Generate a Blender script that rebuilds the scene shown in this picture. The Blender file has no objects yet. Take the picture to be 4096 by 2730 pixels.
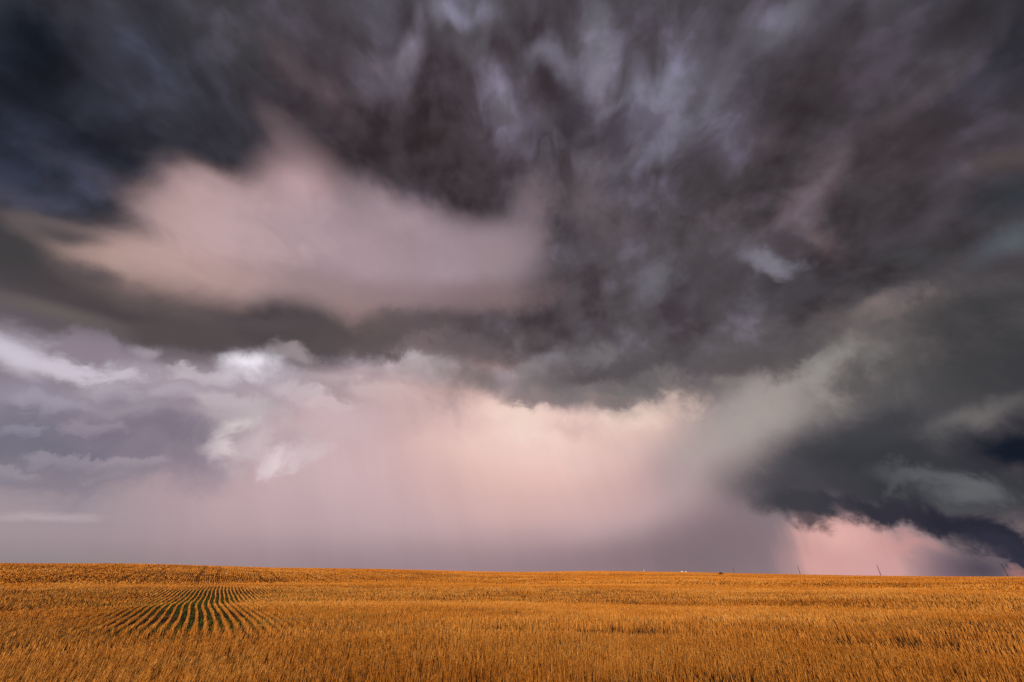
import bpy, bmesh, math, random
import numpy as np
from mathutils import Vector, Matrix

scene = bpy.context.scene
coll = scene.collection

# ------------------------------------------------------------------ camera
cam_data = bpy.data.cameras.new('camera')
cam_data.sensor_width = 36.0
cam_data.lens = 14.14
cam_data.clip_start = 0.05
cam_data.clip_end = 6000.0
camera = bpy.data.objects.new('camera', cam_data)
coll.objects.link(camera)
camera.location = (0.0, 0.0, 1.6)
camera.rotation_euler = (math.radians(90 + 30.2), 0.0, 0.0)
scene.camera = camera

# ------------------------------------------------------------------ sun, sky, exposure
SUN_ELEVATION = 10.0       # low evening sun behind the camera
SUN_AZIMUTH = 192.0        # compass bearing of the sun, 0 = the way the camera looks
_el, _az = math.radians(SUN_ELEVATION), math.radians(SUN_AZIMUTH)
sun_dir = Vector((math.sin(_az) * math.cos(_el), math.cos(_az) * math.cos(_el), math.sin(_el)))
sun_data = bpy.data.lights.new('sun', 'SUN')
sun_data.energy = 5.0
sun_data.angle = math.radians(2.0)
sun_data.color = (1.0, 0.68, 0.35)
sun = bpy.data.objects.new('sun', sun_data)
coll.objects.link(sun)
sun.rotation_euler = sun_dir.to_track_quat('Z', 'Y').to_euler()

scene.view_settings.view_transform = 'Standard'
scene.view_settings.look = 'None'
scene.view_settings.gamma = 1.0
scene.view_settings.exposure = 0.0
scene.view_settings.use_curve_mapping = False
scene.cycles.use_denoising = False
scene.cycles.use_adaptive_sampling = True
scene.cycles.adaptive_threshold = 0.015
scene.cycles.adaptive_min_samples = 12
scene.cycles.sample_clamp_direct = 4.0
scene.cycles.sample_clamp_indirect = 2.0

world = bpy.data.worlds.new('World')
scene.world = world
world.use_nodes = True
world.cycles.sampling_method = 'MANUAL'
world.cycles.sample_map_resolution = 256
wnt = world.node_tree
wnt.nodes.clear()


def lin(c):
    """sRGB 0..255 -> linear rgba"""
    r = []
    for v in c:
        v = v / 255.0
        r.append(v / 12.92 if v <= 0.04045 else ((v + 0.055) / 1.055) ** 2.4)
    return (r[0], r[1], r[2], 1.0)


class Nodes:
    """short-hand for building a node tree"""
    def __init__(self, tree):
        self.t = tree

    def new(self, kind, **props):
        n = self.t.nodes.new(kind)
        for k, v in props.items():
            setattr(n, k, v)
        return n

    def put(self, sock, val):
        if isinstance(val, bpy.types.NodeSocket):
            self.t.links.new(val, sock)
        elif val is not None:
            sock.default_value = val

    def math(self, op, a, b=None, c=None, clamp=False):
        n = self.new('ShaderNodeMath', operation=op, use_clamp=clamp)
        self.put(n.inputs[0], a)
        if b is not None:
            self.put(n.inputs[1], b)
        if c is not None:
            self.put(n.inputs[2], c)
        return n.outputs[0]

    def vec(self, op, a, b=None, c=None, scale=None):
        n = self.new('ShaderNodeVectorMath', operation=op)
        self.put(n.inputs[0], a)
        if b is not None:
            self.put(n.inputs[1], b)
        if c is not None:
            self.put(n.inputs[2], c)
        if scale is not None:
            self.put(n.inputs['Scale'], scale)
        return n.outputs['Value'] if op in ('DOT_PRODUCT', 'LENGTH', 'DISTANCE') else n.outputs[0]

    def combine(self, x, y, z):
        n = self.new('ShaderNodeCombineXYZ')
        for s, v in zip(n.inputs, (x, y, z)):
            self.put(s, v)
        return n.outputs[0]

    def noise(self, vec, scale, detail=5.0, rough=0.55, distort=0.0, lac=2.0):
        n = self.new('ShaderNodeTexNoise')
        self.put(n.inputs['Vector'], vec)
        n.inputs['Scale'].default_value = scale
        n.inputs['Detail'].default_value = detail
        n.inputs['Roughness'].default_value = rough
        n.inputs['Lacunarity'].default_value = lac
        n.inputs['Distortion'].default_value = distort
        return n.outputs['Fac'], n.outputs['Color']

    def remap(self, v, a, b, c=0.0, d=1.0, smooth=True):
        n = self.new('ShaderNodeMapRange')
        n.interpolation_type = 'SMOOTHSTEP' if smooth else 'LINEAR'
        self.put(n.inputs[0], v)
        for i, x in enumerate((a, b, c, d)):
            self.put(n.inputs[i + 1], x)
        return n.outputs[0]

    def mix(self, fac, a, b, blend='MIX'):
        n = self.new('ShaderNodeMix', data_type='RGBA', blend_type=blend)
        self.put(n.inputs[0], fac)
        self.put(n.inputs[6], a)
        self.put(n.inputs[7], b)
        return n.outputs[2]


def bearing(az, el):
    a, e = math.radians(az), math.radians(el)
    return Vector((math.sin(a) * math.cos(e), math.cos(a) * math.cos(e), math.sin(e)))


def build_sky(layers):
    W = Nodes(wnt)
    d = W.new('ShaderNodeTexCoord').outputs['Generated']        # direction of the ray
    d = W.vec('NORMALIZE', d)
    zc = W.new('ShaderNodeSeparateXYZ')
    W.put(zc.inputs[0], d)
    elev = zc.outputs[2]

    # the clouds drift along one heading: their streaks fan out from this point
    F = bearing(3.0, 20.0)
    e1 = Vector((F.y, -F.x, 0)).normalized()
    e2 = F.cross(e1).normalized()
    a = W.vec('DOT_PRODUCT', d, tuple(e1))
    b = W.vec('DOT_PRODUCT', d, tuple(e2))
    r = W.math('SQRT', W.math('ADD', W.math('ADD', W.math('MULTIPLY', a, a), W.math('MULTIPLY', b, b)), 0.002))
    ca, sb = W.math('DIVIDE', a, r), W.math('DIVIDE', b, r)
    lr = W.math('LOGARITHM', r, 2.718)
    fan = W.combine(ca, sb, W.math('MULTIPLY', lr, 0.62))
    outward = W.vec('ADD', W.vec('SCALE', tuple(e1), scale=ca), W.vec('SCALE', tuple(e2), scale=sb))
    s1, _ = W.noise(fan, 3.2, 2.0, 0.50, 0.3)
    s2, _ = W.noise(fan, 9.0, 1.5, 0.45, 0.2)
    b1, b1c = W.noise(d, 4.6, 6.0, 0.58, 0.25)
    b2, b2c = W.noise(d, 14.0, 7.0, 0.62, 0.35)
    c1, c1c = W.noise(d, 2.2, 2.0, 0.45)
    half = (0.5, 0.5, 0.5)
    b1h, b2h = W.vec('SUBTRACT', b1c, half), W.vec('SUBTRACT', b2c, half)
    push = W.math('ADD', W.math('MULTIPLY', W.math('SUBTRACT', s1, 0.5), 0.34),
                  W.math('MULTIPLY', W.math('SUBTRACT', s2, 0.5), 0.24))
    push = W.math('MULTIPLY', push, W.remap(r, 0.05, 0.7, 0.05, 1.0))
    fanned = W.vec('SCALE', outward, scale=push)
    v_streak = W.vec('ADD', d, W.vec('ADD', fanned, W.vec('SCALE', b1h, scale=0.04)))
    v_trail = W.vec('ADD', d, W.vec('ADD', W.vec('SCALE', fanned, scale=0.55), W.vec('SCALE', b1h, scale=0.09)))
    v_billow = W.vec('ADD', d, W.vec('ADD', W.vec('SCALE', b1h, scale=0.17), W.vec('SCALE', b2h, scale=0.045)))
    v_puff = W.vec('ADD', d, W.vec('ADD', W.vec('SCALE', b1h, scale=0.08), W.vec('SCALE', b2h, scale=0.05)))
    v_fine = W.vec('ADD', d, W.vec('ADD', W.vec('SCALE', b1h, scale=0.05), W.vec('SCALE', b2h, scale=0.10)))
    v_soft = W.vec('ADD', d, W.vec('SCALE', W.vec('SUBTRACT', c1c, half), scale=0.08))
    rain, _ = W.noise(W.vec('MULTIPLY', d, (1.0, 1.0, 0.08)), 22.0, 3.0, 0.6)
    sn = W.math('ADD', W.math('MULTIPLY', s1, 0.6), W.math('MULTIPLY', s2, 0.4))
    sn = W.math('ADD', W.math('MULTIPLY', W.math('SUBTRACT', sn, b1), W.remap(r, 0.12, 0.5)), b1)
    m1, _ = W.noise(W.vec('ADD', d, W.vec('SCALE', fanned, scale=1.3)), 7.5, 3.0, 0.5, 0.5)
    h1, h1c = W.noise(W.vec('MULTIPLY', d, (1.0, 1.0, 2.6)), 5.5, 6.0, 0.55, 0.0)
    v_strata = W.vec('ADD', d, W.vec('MULTIPLY', W.vec('SUBTRACT', h1c, half), (0.16, 0.16, 0.07)))
    vs = {'H': v_strata, 'M': v_trail, 'S': v_streak, 'T': v_trail, 'B': v_billow, 'G': v_puff, 'F': v_fine, 'C': v_soft, 'R': d, 'D': d}
    ns = {'H': h1, 'M': m1, 'S': sn, 'T': sn, 'B': b1, 'G': b2, 'F': b2, 'C': c1, 'R': rain, 'D': b1}

    # clear evening sky above the storm, almost wholly covered by it
    air = W.new('ShaderNodeTexSky', sky_type='NISHITA')
    air.sun_disc = False
    air.sun_elevation = math.radians(SUN_ELEVATION)
    air.sun_rotation = math.radians(SUN_AZIMUTH)
    clear = W.mix(1.0, air.outputs[0], (0.06, 0.06, 0.06, 1), 'MULTIPLY')

    # the storm's general colour: mauve murk low down, slate overhead
    low = W.mix(W.remap(elev, -0.02, 0.30), lin((146, 126, 130)), lin((112, 102, 108)))
    deck = W.mix(W.remap(elev, 0.22, 0.62), low, lin((70, 64, 70)))
    deck = W.mix(W.math('MULTIPLY', W.remap(W.math('ADD', W.math('MULTIPLY', s1, 0.6), W.math('MULTIPLY', b1, 0.4)), 0.42, 0.66), W.remap(elev, 0.3, 0.6)),
                 deck, lin((92, 88, 98)))
    col = W.mix(0.03, deck, clear)

    held = {}
    for k, (az, el, w, h, tilt, rgb, op, inner, grp, na) in enumerate(layers):
        if k % 6 == 0:          # keeps the order of evaluation, so that the shader's stack stays small
            held, token = {}, W.vec('SCALE', col, scale=1e-6)
        if grp not in 'XYZ' and grp not in held:
            held[grp] = W.vec('ADD', vs[grp], token)
        if grp == 'Z':          # slanting rain shafts in the murk
            sh = W.vec('MULTIPLY', W.vec('ADD', d, W.vec('ADD', W.vec('MULTIPLY', W.combine(elev, elev, elev), (0.35, 0.10, 0.0)), token)), (1.0, 1.0, 0.10))
            z1, _ = W.noise(sh, 12.0, 4.0, 0.6, 0.2)
            gain = W.math('MULTIPLY', W.math('SUBTRACT', z1, 0.5), W.math('MULTIPLY', W.remap(elev, 0.36, 0.24), op))
            gain = W.math('ADD', gain, 1.0)
            col = W.mix(1.0, col, W.combine(gain, gain, gain), 'MULTIPLY')
            continue
        if grp == 'Y':          # thin trails drawn out by the wind
            s3, _ = W.noise(W.vec('ADD', fan, W.vec('SCALE', token, scale=1.0)), 24.0, 3.0, 0.6, 0.3)
            gain = W.math('MULTIPLY', W.math('SUBTRACT', s3, 0.5), W.math('MULTIPLY', W.remap(r, 0.18, 0.65), W.remap(elev, 0.30, 0.50)))
            gain = W.math('MULTIPLY_ADD', gain, op, 1.0)
            col = W.mix(1.0, col, W.combine(gain, gain, gain), 'MULTIPLY')
            continue
        if grp == 'X':          # relief of the deck: lumps low down, trails overhead
            n1, _ = W.noise(W.vec('ADD', d, W.vec('ADD', W.vec('SCALE', fanned, scale=0.40), token)), 7.0, 4.0, 0.52, 0.15)
            n2, _ = W.noise(W.vec('ADD', d, W.vec('ADD', W.vec('SCALE', fanned, scale=0.22), token)), 18.0, 3.0, 0.50, 0.1)
            lump = W.math('ADD', W.math('MULTIPLY', n1, 0.60), W.math('MULTIPLY', n2, 0.25))
            lump = W.math('ADD', lump, W.math('MULTIPLY', b2, W.remap(elev, 0.68, 0.40, 0.0, 0.15)))
            lump = W.math('ADD', lump, W.remap(elev, 0.68, 0.40, 0.075, 0.0))
            there = W.math('MULTIPLY', W.remap(elev, 0.36, 0.49), op)
            lo = W.math('MULTIPLY', W.remap(lump, 0.53, 0.36), there)
            hi = W.math('MULTIPLY', W.remap(lump, 0.51, 0.66), there)
            col = W.mix(lo, col, W.mix(1.0, col, (0.52, 0.46, 0.48, 1), 'MULTIPLY'))
            col = W.mix(hi, col, W.mix(1.0, col, (1.75, 1.74, 1.95, 1), 'MULTIPLY'))
            continue
        c = bearing(az, el)
        east = Vector((c.y, -c.x, 0)).normalized()
        north = east.cross(c) * -1.0
        if north.z < 0:
            north = -north
        t = math.radians(tilt)
        t1 = east * math.cos(t) + north * math.sin(t)
        t2 = c.cross(t1)
        m = Matrix((t1, t2, c)).transposed()
        mp = W.new('ShaderNodeMapping', vector_type='TEXTURE')
        W.put(mp.inputs[0], held[grp])
        mp.inputs['Location'].default_value = c
        mp.inputs['Rotation'].default_value = m.to_euler()
        mp.inputs['Scale'].default_value = (math.radians(w), math.radians(h), 1.0)
        L = W.vec('LENGTH', mp.outputs[0])
        if na:
            L = W.math('MULTIPLY_ADD', W.math('SUBTRACT', ns[grp], 0.5), na, L)
        wgt = W.remap(L, 1.0, inner, 0.0, op)
        col = W.mix(wgt, col, lin(rgb))

    bg = W.new('ShaderNodeBackground')
    W.put(bg.inputs[0], col)
    bg.inputs[1].default_value = 1.0
    out = W.new('ShaderNodeOutputWorld')
    W.t.links.new(bg.outputs[0], out.inputs[0])


# cloud masses, back to front: bearing, elevation, half-width, half-height, tilt (degrees), colour (sRGB),
# opacity, hardness, kind of edge (S streaked, T lightly streaked,
# M mottled, B billowing, G puffy, H layered, F ragged, C smooth, R rain shafts, D plain, X relief of all so far, Y thin trails, Z rain shafts over all so far), raggedness
CLOUDS = [
    # murk over the horizon and the evening glow
    (-15.3, 5.8, 55.3, 21.5, 1.6, (176, 152, 158), 1.00, 0.50, 'D', 0.00),
    (-47.2, 4.8, 16.8, 9.7, 5.1, (160, 146, 152), 0.90, 0.10, 'D', 0.00),
    (-23.7, 11.4, 24.1, 12.4, 5.0, (204, 176, 180), 0.90, 0.00, 'C', 0.00),
    (2.7, 15.3, 29.4, 19.1, -0.7, (230, 188, 180), 1.00, 0.00, 'C', 0.00),
    (3.4, 17.9, 23.9, 9.4, -1.0, (240, 208, 198), 0.90, 0.00, 'C', 0.30),
    (18.7, 17.3, 13.0, 7.3, -5.8, (228, 196, 186), 0.80, 0.00, 'C', 0.30),
    (-23.9, -0.3, 36.8, 6.0, -0.2, (150, 130, 136), 0.90, 0.00, 'D', 0.00),
    (3.9, -0.4, 29.9, 7.8, 0.0, (148, 124, 132), 0.90, 0.00, 'D', 0.00),
    (-45.4, 0.4, 16.7, 3.2, 0.4, (140, 130, 132), 0.80, 0.00, 'D', 0.00),
    # lavender clouds, lower left
    (-49.5, 11.7, 16.4, 8.2, 4.8, (134, 124, 138), 1.00, 0.20, 'B', 0.40),
    (-48.3, 13.2, 17.5, 6.9, 3.3, (164, 154, 167), 0.60, 0.00, 'H', 1.80),
    (-45.3, 12.2, 17.4, 6.3, 1.6, (114, 106, 122), 0.50, 0.00, 'B', 1.80),
    (-51.2, 10.5, 5.5, 4.6, 12.8, (112, 110, 124), 0.80, 0.10, 'B', 0.60),
    (-42.2, 13.5, 9.5, 2.6, -0.5, (122, 112, 126), 0.70, 0.10, 'B', 0.70),
    (-46.1, 15.1, 5.9, 1.9, 4.4, (158, 148, 160), 0.70, 0.10, 'G', 0.80),
    (-52.4, 14.3, 5.9, 1.9, 3.0, (150, 144, 160), 0.70, 0.10, 'G', 0.70),
    (-48.6, 7.5, 8.2, 2.3, 3.0, (134, 126, 138), 0.70, 0.00, 'B', 0.50),
    (-44.8, 8.5, 4.5, 1.0, -1.8, (158, 148, 158), 0.60, 0.00, 'F', 0.90),
    (-48.6, 18.4, 13.1, 2.3, 0.5, (168, 158, 172), 0.80, 0.10, 'G', 0.70),
    (-55.0, 17.5, 4.8, 1.9, -6.8, (210, 203, 217), 0.85, 0.00, 'H', 0.90),
    (-50.4, 17.3, 5.9, 1.7, 2.6, (206, 196, 209), 0.90, 0.10, 'F', 0.60),
    (-49.7, 20.0, 4.4, 2.0, 2.3, (140, 127, 139), 0.95, 0.50, 'F', 0.50),
    (-46.2, 18.0, 2.6, 0.9, 17.9, (212, 202, 212), 0.70, 0.10, 'F', 0.80),
    (-45.7, 20.9, 1.7, 1.2, 20.1, (186, 174, 184), 0.50, 0.00, 'G', 0.60),
    (-35.9, 19.5, 14.7, 4.1, 10.0, (170, 156, 166), 0.90, 0.00, 'H', 0.80),
    (-23.0, 23.1, 13.8, 4.0, 13.7, (188, 169, 174), 0.90, 0.00, 'H', 0.60),
    (-31.7, 18.6, 11.1, 2.4, 5.5, (176, 160, 168), 0.70, 0.10, 'G', 0.60),
    (-32.6, 15.0, 9.8, 5.5, 3.7, (198, 182, 187), 0.55, 0.00, 'G', 1.40),
    (-41.4, 17.5, 4.1, 1.4, 9.7, (176, 164, 176), 0.75, 0.45, 'F', 0.70),
    (-40.8, 16.4, 4.7, 1.5, 8.7, (146, 133, 146), 0.75, 0.00, 'G', 0.50),
    (-46.7, 16.1, 2.5, 1.1, 10.9, (172, 163, 176), 0.75, 0.45, 'F', 0.70),
    (-46.3, 15.3, 2.9, 1.2, 10.0, (140, 130, 144), 0.75, 0.00, 'G', 0.50),
    (-50.7, 13.8, 3.0, 1.2, 10.4, (160, 152, 166), 0.75, 0.45, 'F', 0.70),
    (-50.2, 13.0, 3.4, 1.2, 9.2, (128, 121, 137), 0.75, 0.00, 'G', 0.50),
    (-51.1, 11.5, 2.3, 1.0, 7.9, (142, 137, 152), 0.75, 0.45, 'F', 0.70),
    (-50.7, 10.8, 2.7, 1.0, 7.0, (116, 112, 128), 0.75, 0.00, 'G', 0.50),
    (-46.5, 12.6, 3.1, 1.0, 7.4, (150, 140, 154), 0.75, 0.45, 'F', 0.70),
    (-46.0, 11.9, 3.5, 1.0, 6.6, (122, 113, 129), 0.75, 0.00, 'G', 0.50),
    (-37.1, 17.5, 3.7, 1.5, 8.0, (190, 178, 184), 0.75, 0.45, 'F', 0.70),
    (-36.5, 16.4, 4.3, 1.5, 7.0, (166, 152, 160), 0.75, 0.00, 'G', 0.50),
    (-47.6, 9.2, 3.1, 0.9, 4.5, (150, 142, 154), 0.75, 0.45, 'F', 0.70),
    (-47.2, 8.6, 3.6, 1.0, 3.7, (128, 121, 134), 0.75, 0.00, 'G', 0.50),
    (-42.9, 9.6, 4.0, 1.0, 3.8, (160, 148, 158), 0.75, 0.45, 'F', 0.70),
    (-42.4, 8.9, 4.6, 1.1, 3.0, (140, 128, 139), 0.75, 0.00, 'G', 0.50),
    (-29.6, 20.3, 4.9, 1.6, 6.7, (206, 190, 196), 0.75, 0.45, 'F', 0.70),
    (-29.0, 19.1, 5.6, 1.7, 5.8, (186, 168, 174), 0.75, 0.00, 'G', 0.50),
    (-40.2, 20.0, 3.9, 1.3, 11.1, (196, 184, 193), 0.75, 0.45, 'F', 0.70),
    (-39.6, 19.1, 4.5, 1.3, 10.2, (168, 154, 164), 0.75, 0.00, 'G', 0.50),
    (-25.5, 19.3, 4.6, 1.5, 4.7, (210, 190, 194), 0.75, 0.45, 'F', 0.70),
    (-25.0, 18.2, 5.3, 1.6, 4.0, (196, 172, 176), 0.75, 0.00, 'G', 0.50),
    (-19.1, 21.9, 5.6, 1.7, 3.2, (206, 184, 186), 0.75, 0.45, 'F', 0.70),
    (-18.5, 20.6, 6.4, 1.8, 2.6, (192, 166, 168), 0.75, 0.00, 'G', 0.50),
    (-50.3, 7.7, 2.5, 0.8, 3.4, (150, 143, 154), 0.75, 0.45, 'F', 0.70),
    (-49.9, 7.1, 2.9, 0.8, 2.7, (132, 125, 137), 0.75, 0.00, 'G', 0.50),
    (-33.8, 16.8, 6.6, 2.6, 11.0, (192, 182, 185), 0.60, 0.00, 'F', 1.20),
    (-35.1, 14.8, 2.9, 1.4, 22.2, (206, 196, 196), 0.70, 0.10, 'F', 1.00),
    (-36.1, 13.3, 2.8, 1.7, 46.7, (222, 208, 210), 0.70, 0.00, 'F', 1.40),
    (-32.5, 13.0, 4.6, 2.6, 31.8, (206, 190, 194), 0.60, 0.00, 'F', 1.40),
    (-29.8, 11.7, 3.5, 2.4, 47.5, (230, 214, 218), 0.75, 0.00, 'F', 1.40),
    (-26.6, 12.9, 4.2, 1.8, 28.7, (212, 194, 198), 0.60, 0.00, 'F', 1.40),
    (-31.3, 10.4, 1.7, 1.0, 53.9, (216, 200, 206), 0.70, 0.10, 'F', 0.90),
    (-24.1, 17.8, 9.8, 4.4, 2.5, (206, 180, 184), 0.70, 0.10, 'G', 0.50),
    (-14.6, 20.6, 9.3, 4.6, -14.8, (206, 176, 174), 0.80, 0.10, 'B', 0.50),
    (-17.1, 17.2, 5.1, 2.8, -4.9, (200, 170, 170), 0.60, 0.10, 'G', 0.60),
    (-13.1, 26.4, 8.9, 3.6, -4.3, (176, 163, 166), 0.90, 0.10, 'B', 0.50),
    (-47.4, 4.6, 5.1, 0.6, 3.7, (186, 172, 177), 0.60, 0.00, 'H', 0.40),
    (-36.3, 22.9, 4.1, 3.0, 16.0, (238, 232, 242), 1.00, 0.00, 'F', 0.50),
    (-33.6, 21.6, 6.8, 2.1, 9.1, (204, 192, 202), 0.50, 0.00, 'F', 0.90),
    # glow under the deck
    (0.2, 20.0, 8.5, 3.6, 7.8, (240, 212, 199), 0.85, 0.00, 'F', 0.50),
    (3.4, 17.6, 6.6, 2.4, -1.0, (242, 215, 203), 0.70, 0.00, 'F', 0.60),
    (17.2, 18.9, 9.6, 3.1, 4.4, (240, 213, 200), 0.85, 0.00, 'F', 0.50),
    (23.8, 19.8, 5.2, 3.4, -8.5, (218, 192, 181), 0.90, 0.10, 'F', 0.60),
    (9.7, 18.0, 5.9, 2.3, -3.0, (222, 190, 184), 0.70, 0.10, 'F', 0.60),
    (9.3, 13.4, 4.0, 2.8, -2.2, (226, 196, 192), 0.50, 0.00, 'G', 0.50),
    (9.7, 17.7, 7.1, 2.3, -3.0, (218, 182, 176), 0.50, 0.00, 'F', 1.20),
    (-8.0, 18.1, 8.2, 3.0, 12.4, (218, 182, 178), 0.50, 0.00, 'F', 1.20),
    (15.9, 14.7, 7.1, 2.8, -14.3, (214, 182, 178), 0.40, 0.00, 'F', 1.30),
    # grey curtain on the right
    (26.1, 11.2, 11.5, 8.7, -5.4, (176, 156, 156), 0.90, 0.00, 'C', 0.00),
    (32.4, 16.6, 15.9, 7.1, 23.5, (168, 158, 154), 1.00, 0.00, 'C', 0.10),
    (40.7, 19.4, 14.2, 7.1, 24.2, (140, 134, 132), 1.00, 0.00, 'C', 0.20),
    (48.6, 18.0, 13.4, 9.5, 7.5, (90, 88, 89), 1.00, 0.10, 'C', 0.20),
    (55.3, 17.7, 8.9, 13.6, -23.6, (60, 60, 64), 1.00, 0.10, 'C', 0.20),
    (28.6, 6.2, 7.1, 7.5, -3.3, (132, 116, 122), 0.90, 0.00, 'C', 0.00),
    (21.4, 1.4, 15.3, 5.9, -0.5, (122, 106, 112), 0.90, 0.00, 'R', 0.15),
    (11.9, 1.0, 13.3, 3.7, -0.2, (138, 116, 122), 0.60, 0.00, 'D', 0.00),
    (47.6, 20.7, 13.5, 8.5, 11.5, (124, 116, 114), 0.55, 0.00, 'B', 2.40),
    (49.5, 20.0, 12.8, 8.6, 11.7, (62, 61, 64), 0.55, 0.00, 'B', -2.40),
    (35.7, 18.0, 12.0, 5.2, 20.5, (176, 164, 158), 0.45, 0.00, 'G', 1.80),
    (51.9, 23.7, 3.7, 2.1, 1.3, (108, 98, 98), 0.50, 0.00, 'F', 1.20),
    # rain gap under it
    (25.2, 3.6, 10.4, 6.0, -1.7, (128, 110, 117), 0.85, 0.00, 'D', 0.00),
    (34.8, 0.5, 6.0, 6.1, -0.3, (212, 160, 156), 1.00, 0.15, 'R', 0.70),
    (38.3, 0.4, 5.5, 5.8, -0.3, (208, 158, 156), 0.95, 0.20, 'R', 0.50),
    (36.3, 3.8, 6.1, 2.6, -6.2, (224, 172, 165), 0.90, 0.10, 'R', 0.30),
    (40.7, 2.2, 4.6, 1.8, -9.2, (204, 150, 148), 0.70, 0.00, 'F', 0.40),
    (42.8, -0.3, 3.2, 3.6, 0.3, (130, 104, 116), 0.70, 0.00, 'R', 0.40),
    (45.5, 0.4, 4.0, 2.8, -0.4, (70, 64, 78), 0.90, 0.00, 'R', 0.30),
    (-15.3, 5.8, 0.5, 0.5, 1.6, (0, 0, 0), 0.16, 0.00, 'Z', 0.00),
    # dark cloud, lower right
    (31.2, 9.2, 8.6, 5.3, -5.6, (98, 92, 95), 0.70, 0.00, 'C', 0.20),
    (41.5, 10.7, 14.0, 5.9, -1.9, (66, 66, 70), 1.00, 0.20, 'G', 0.40),
    (46.5, 7.5, 11.2, 4.0, -19.1, (56, 57, 63), 1.00, 0.35, 'G', 0.30),
    (43.2, 12.4, 8.0, 2.4, 17.7, (62, 63, 68), 0.90, 0.00, 'G', 0.50),
    (50.3, 13.1, 5.5, 1.5, 13.8, (110, 106, 105), 0.85, 0.00, 'G', 0.60),
    (47.3, 11.7, 3.2, 1.6, 40.1, (88, 87, 88), 0.70, 0.00, 'F', 0.80),
    (51.5, 10.0, 5.9, 3.4, 4.5, (21, 28, 40), 1.00, 0.15, 'G', 0.40),
    (42.5, 8.0, 11.3, 4.0, -12.4, (57, 58, 64), 1.00, 0.40, 'G', 0.30),
    (33.6, 8.5, 8.2, 3.7, -5.6, (70, 69, 75), 0.90, 0.10, 'G', 0.40),
    (34.7, 6.6, 7.3, 2.6, -9.1, (64, 62, 69), 1.00, 0.35, 'F', 0.60),
    (41.5, 5.2, 7.6, 2.1, -9.6, (52, 50, 60), 1.00, 0.35, 'F', 0.60),
    (46.5, 3.4, 5.7, 2.5, -22.2, (42, 42, 55), 1.00, 0.30, 'F', 0.50),
    (34.3, 4.7, 3.0, 1.2, -12.3, (80, 71, 77), 0.90, 0.10, 'F', 0.70),
    (44.6, 8.1, 5.3, 1.7, -18.9, (90, 92, 96), 0.80, 0.00, 'F', 1.00),
    (47.7, 6.9, 4.3, 2.0, -28.4, (100, 102, 106), 0.85, 0.00, 'F', 0.90),
    (45.9, 6.0, 3.2, 1.0, -26.2, (82, 84, 89), 0.60, 0.00, 'F', 1.20),
    (42.4, 7.6, 2.5, 1.0, 40.9, (84, 85, 90), 0.60, 0.00, 'F', 1.00),
    (47.4, 1.8, 3.9, 1.8, -19.3, (48, 48, 62), 1.00, 0.20, 'F', 0.40),
    (47.7, 0.3, 1.6, 0.8, 13.5, (172, 116, 110), 0.85, 0.10, 'F', 0.50),
    (47.1, 1.0, 1.9, 0.5, -15.1, (50, 49, 64), 0.90, 0.10, 'F', 0.50),
    # the storm deck
    (7.3, 56.1, 58.8, 20.6, -6.1, (66, 58, 63), 1.00, 0.35, 'T', 0.30),
    (37.4, 37.3, 27.7, 14.5, -1.9, (70, 64, 69), 1.00, 0.40, 'B', 0.40),
    (-2.0, 33.5, 27.4, 8.6, -10.9, (84, 75, 79), 1.00, 0.30, 'B', 0.50),
    (18.1, 28.0, 20.0, 8.9, -4.6, (90, 84, 88), 1.00, 0.35, 'B', 0.40),
    (34.0, 24.9, 12.2, 4.7, 4.8, (96, 89, 92), 1.00, 0.30, 'B', 0.50),
    (8.9, 23.1, 15.3, 4.2, -11.6, (122, 113, 115), 1.00, 0.35, 'G', 0.50),
    (19.0, 22.5, 7.3, 3.2, 4.9, (126, 119, 118), 1.00, 0.45, 'F', 0.60),
    (14.4, 20.9, 5.2, 1.4, -11.4, (140, 126, 124), 0.90, 0.30, 'F', 0.90),
    (26.0, 20.6, 1.4, 1.4, -9.7, (150, 137, 134), 0.80, 0.20, 'F', 0.90),
    (3.5, 22.1, 6.7, 1.6, -7.3, (140, 124, 125), 0.90, 0.30, 'F', 0.80),
    (-2.5, 24.6, 8.0, 2.8, -8.9, (134, 121, 122), 0.90, 0.20, 'G', 0.60),
    (29.2, 21.5, 7.9, 1.8, -4.9, (140, 130, 128), 0.70, 0.10, 'F', 0.70),
    (-64.8, 37.2, 17.2, 15.1, 22.8, (38, 42, 53), 1.00, 0.30, 'S', 0.20),
    (-56.8, 47.5, 13.6, 13.8, 11.6, (50, 50, 58), 0.90, 0.10, 'S', 0.20),
    (-69.1, 41.9, 4.2, 4.1, 33.2, (28, 36, 46), 0.90, 0.00, 'S', 0.00),
    (-62.8, 36.8, 5.1, 1.9, -0.5, (62, 68, 86), 0.70, 0.00, 'T', 0.20),
    (-59.3, 35.2, 4.5, 2.4, 3.2, (66, 66, 82), 0.70, 0.00, 'T', 0.20),
    (-58.2, 41.9, 4.0, 1.4, 0.9, (58, 60, 74), 0.60, 0.00, 'T', 0.20),
    (-62.1, 46.3, 11.2, 7.9, 12.1, (58, 60, 72), 0.60, 0.00, 'M', 3.00),
    (-54.2, 54.7, 7.8, 5.9, 16.0, (66, 64, 68), 0.80, 0.00, 'T', 0.20),
    (-47.1, 55.7, 3.8, 2.8, -28.9, (88, 75, 80), 0.60, 0.00, 'M', 1.00),
    (-39.8, 55.1, 4.3, 2.5, -23.5, (98, 82, 88), 0.60, 0.00, 'M', 1.00),
    (18.5, 59.8, 25.3, 14.9, -16.1, (96, 91, 101), 0.50, 0.00, 'M', 2.20),
    (30.7, 54.9, 17.2, 12.9, 4.2, (100, 96, 108), 0.60, 0.00, 'M', 1.50),
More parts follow.
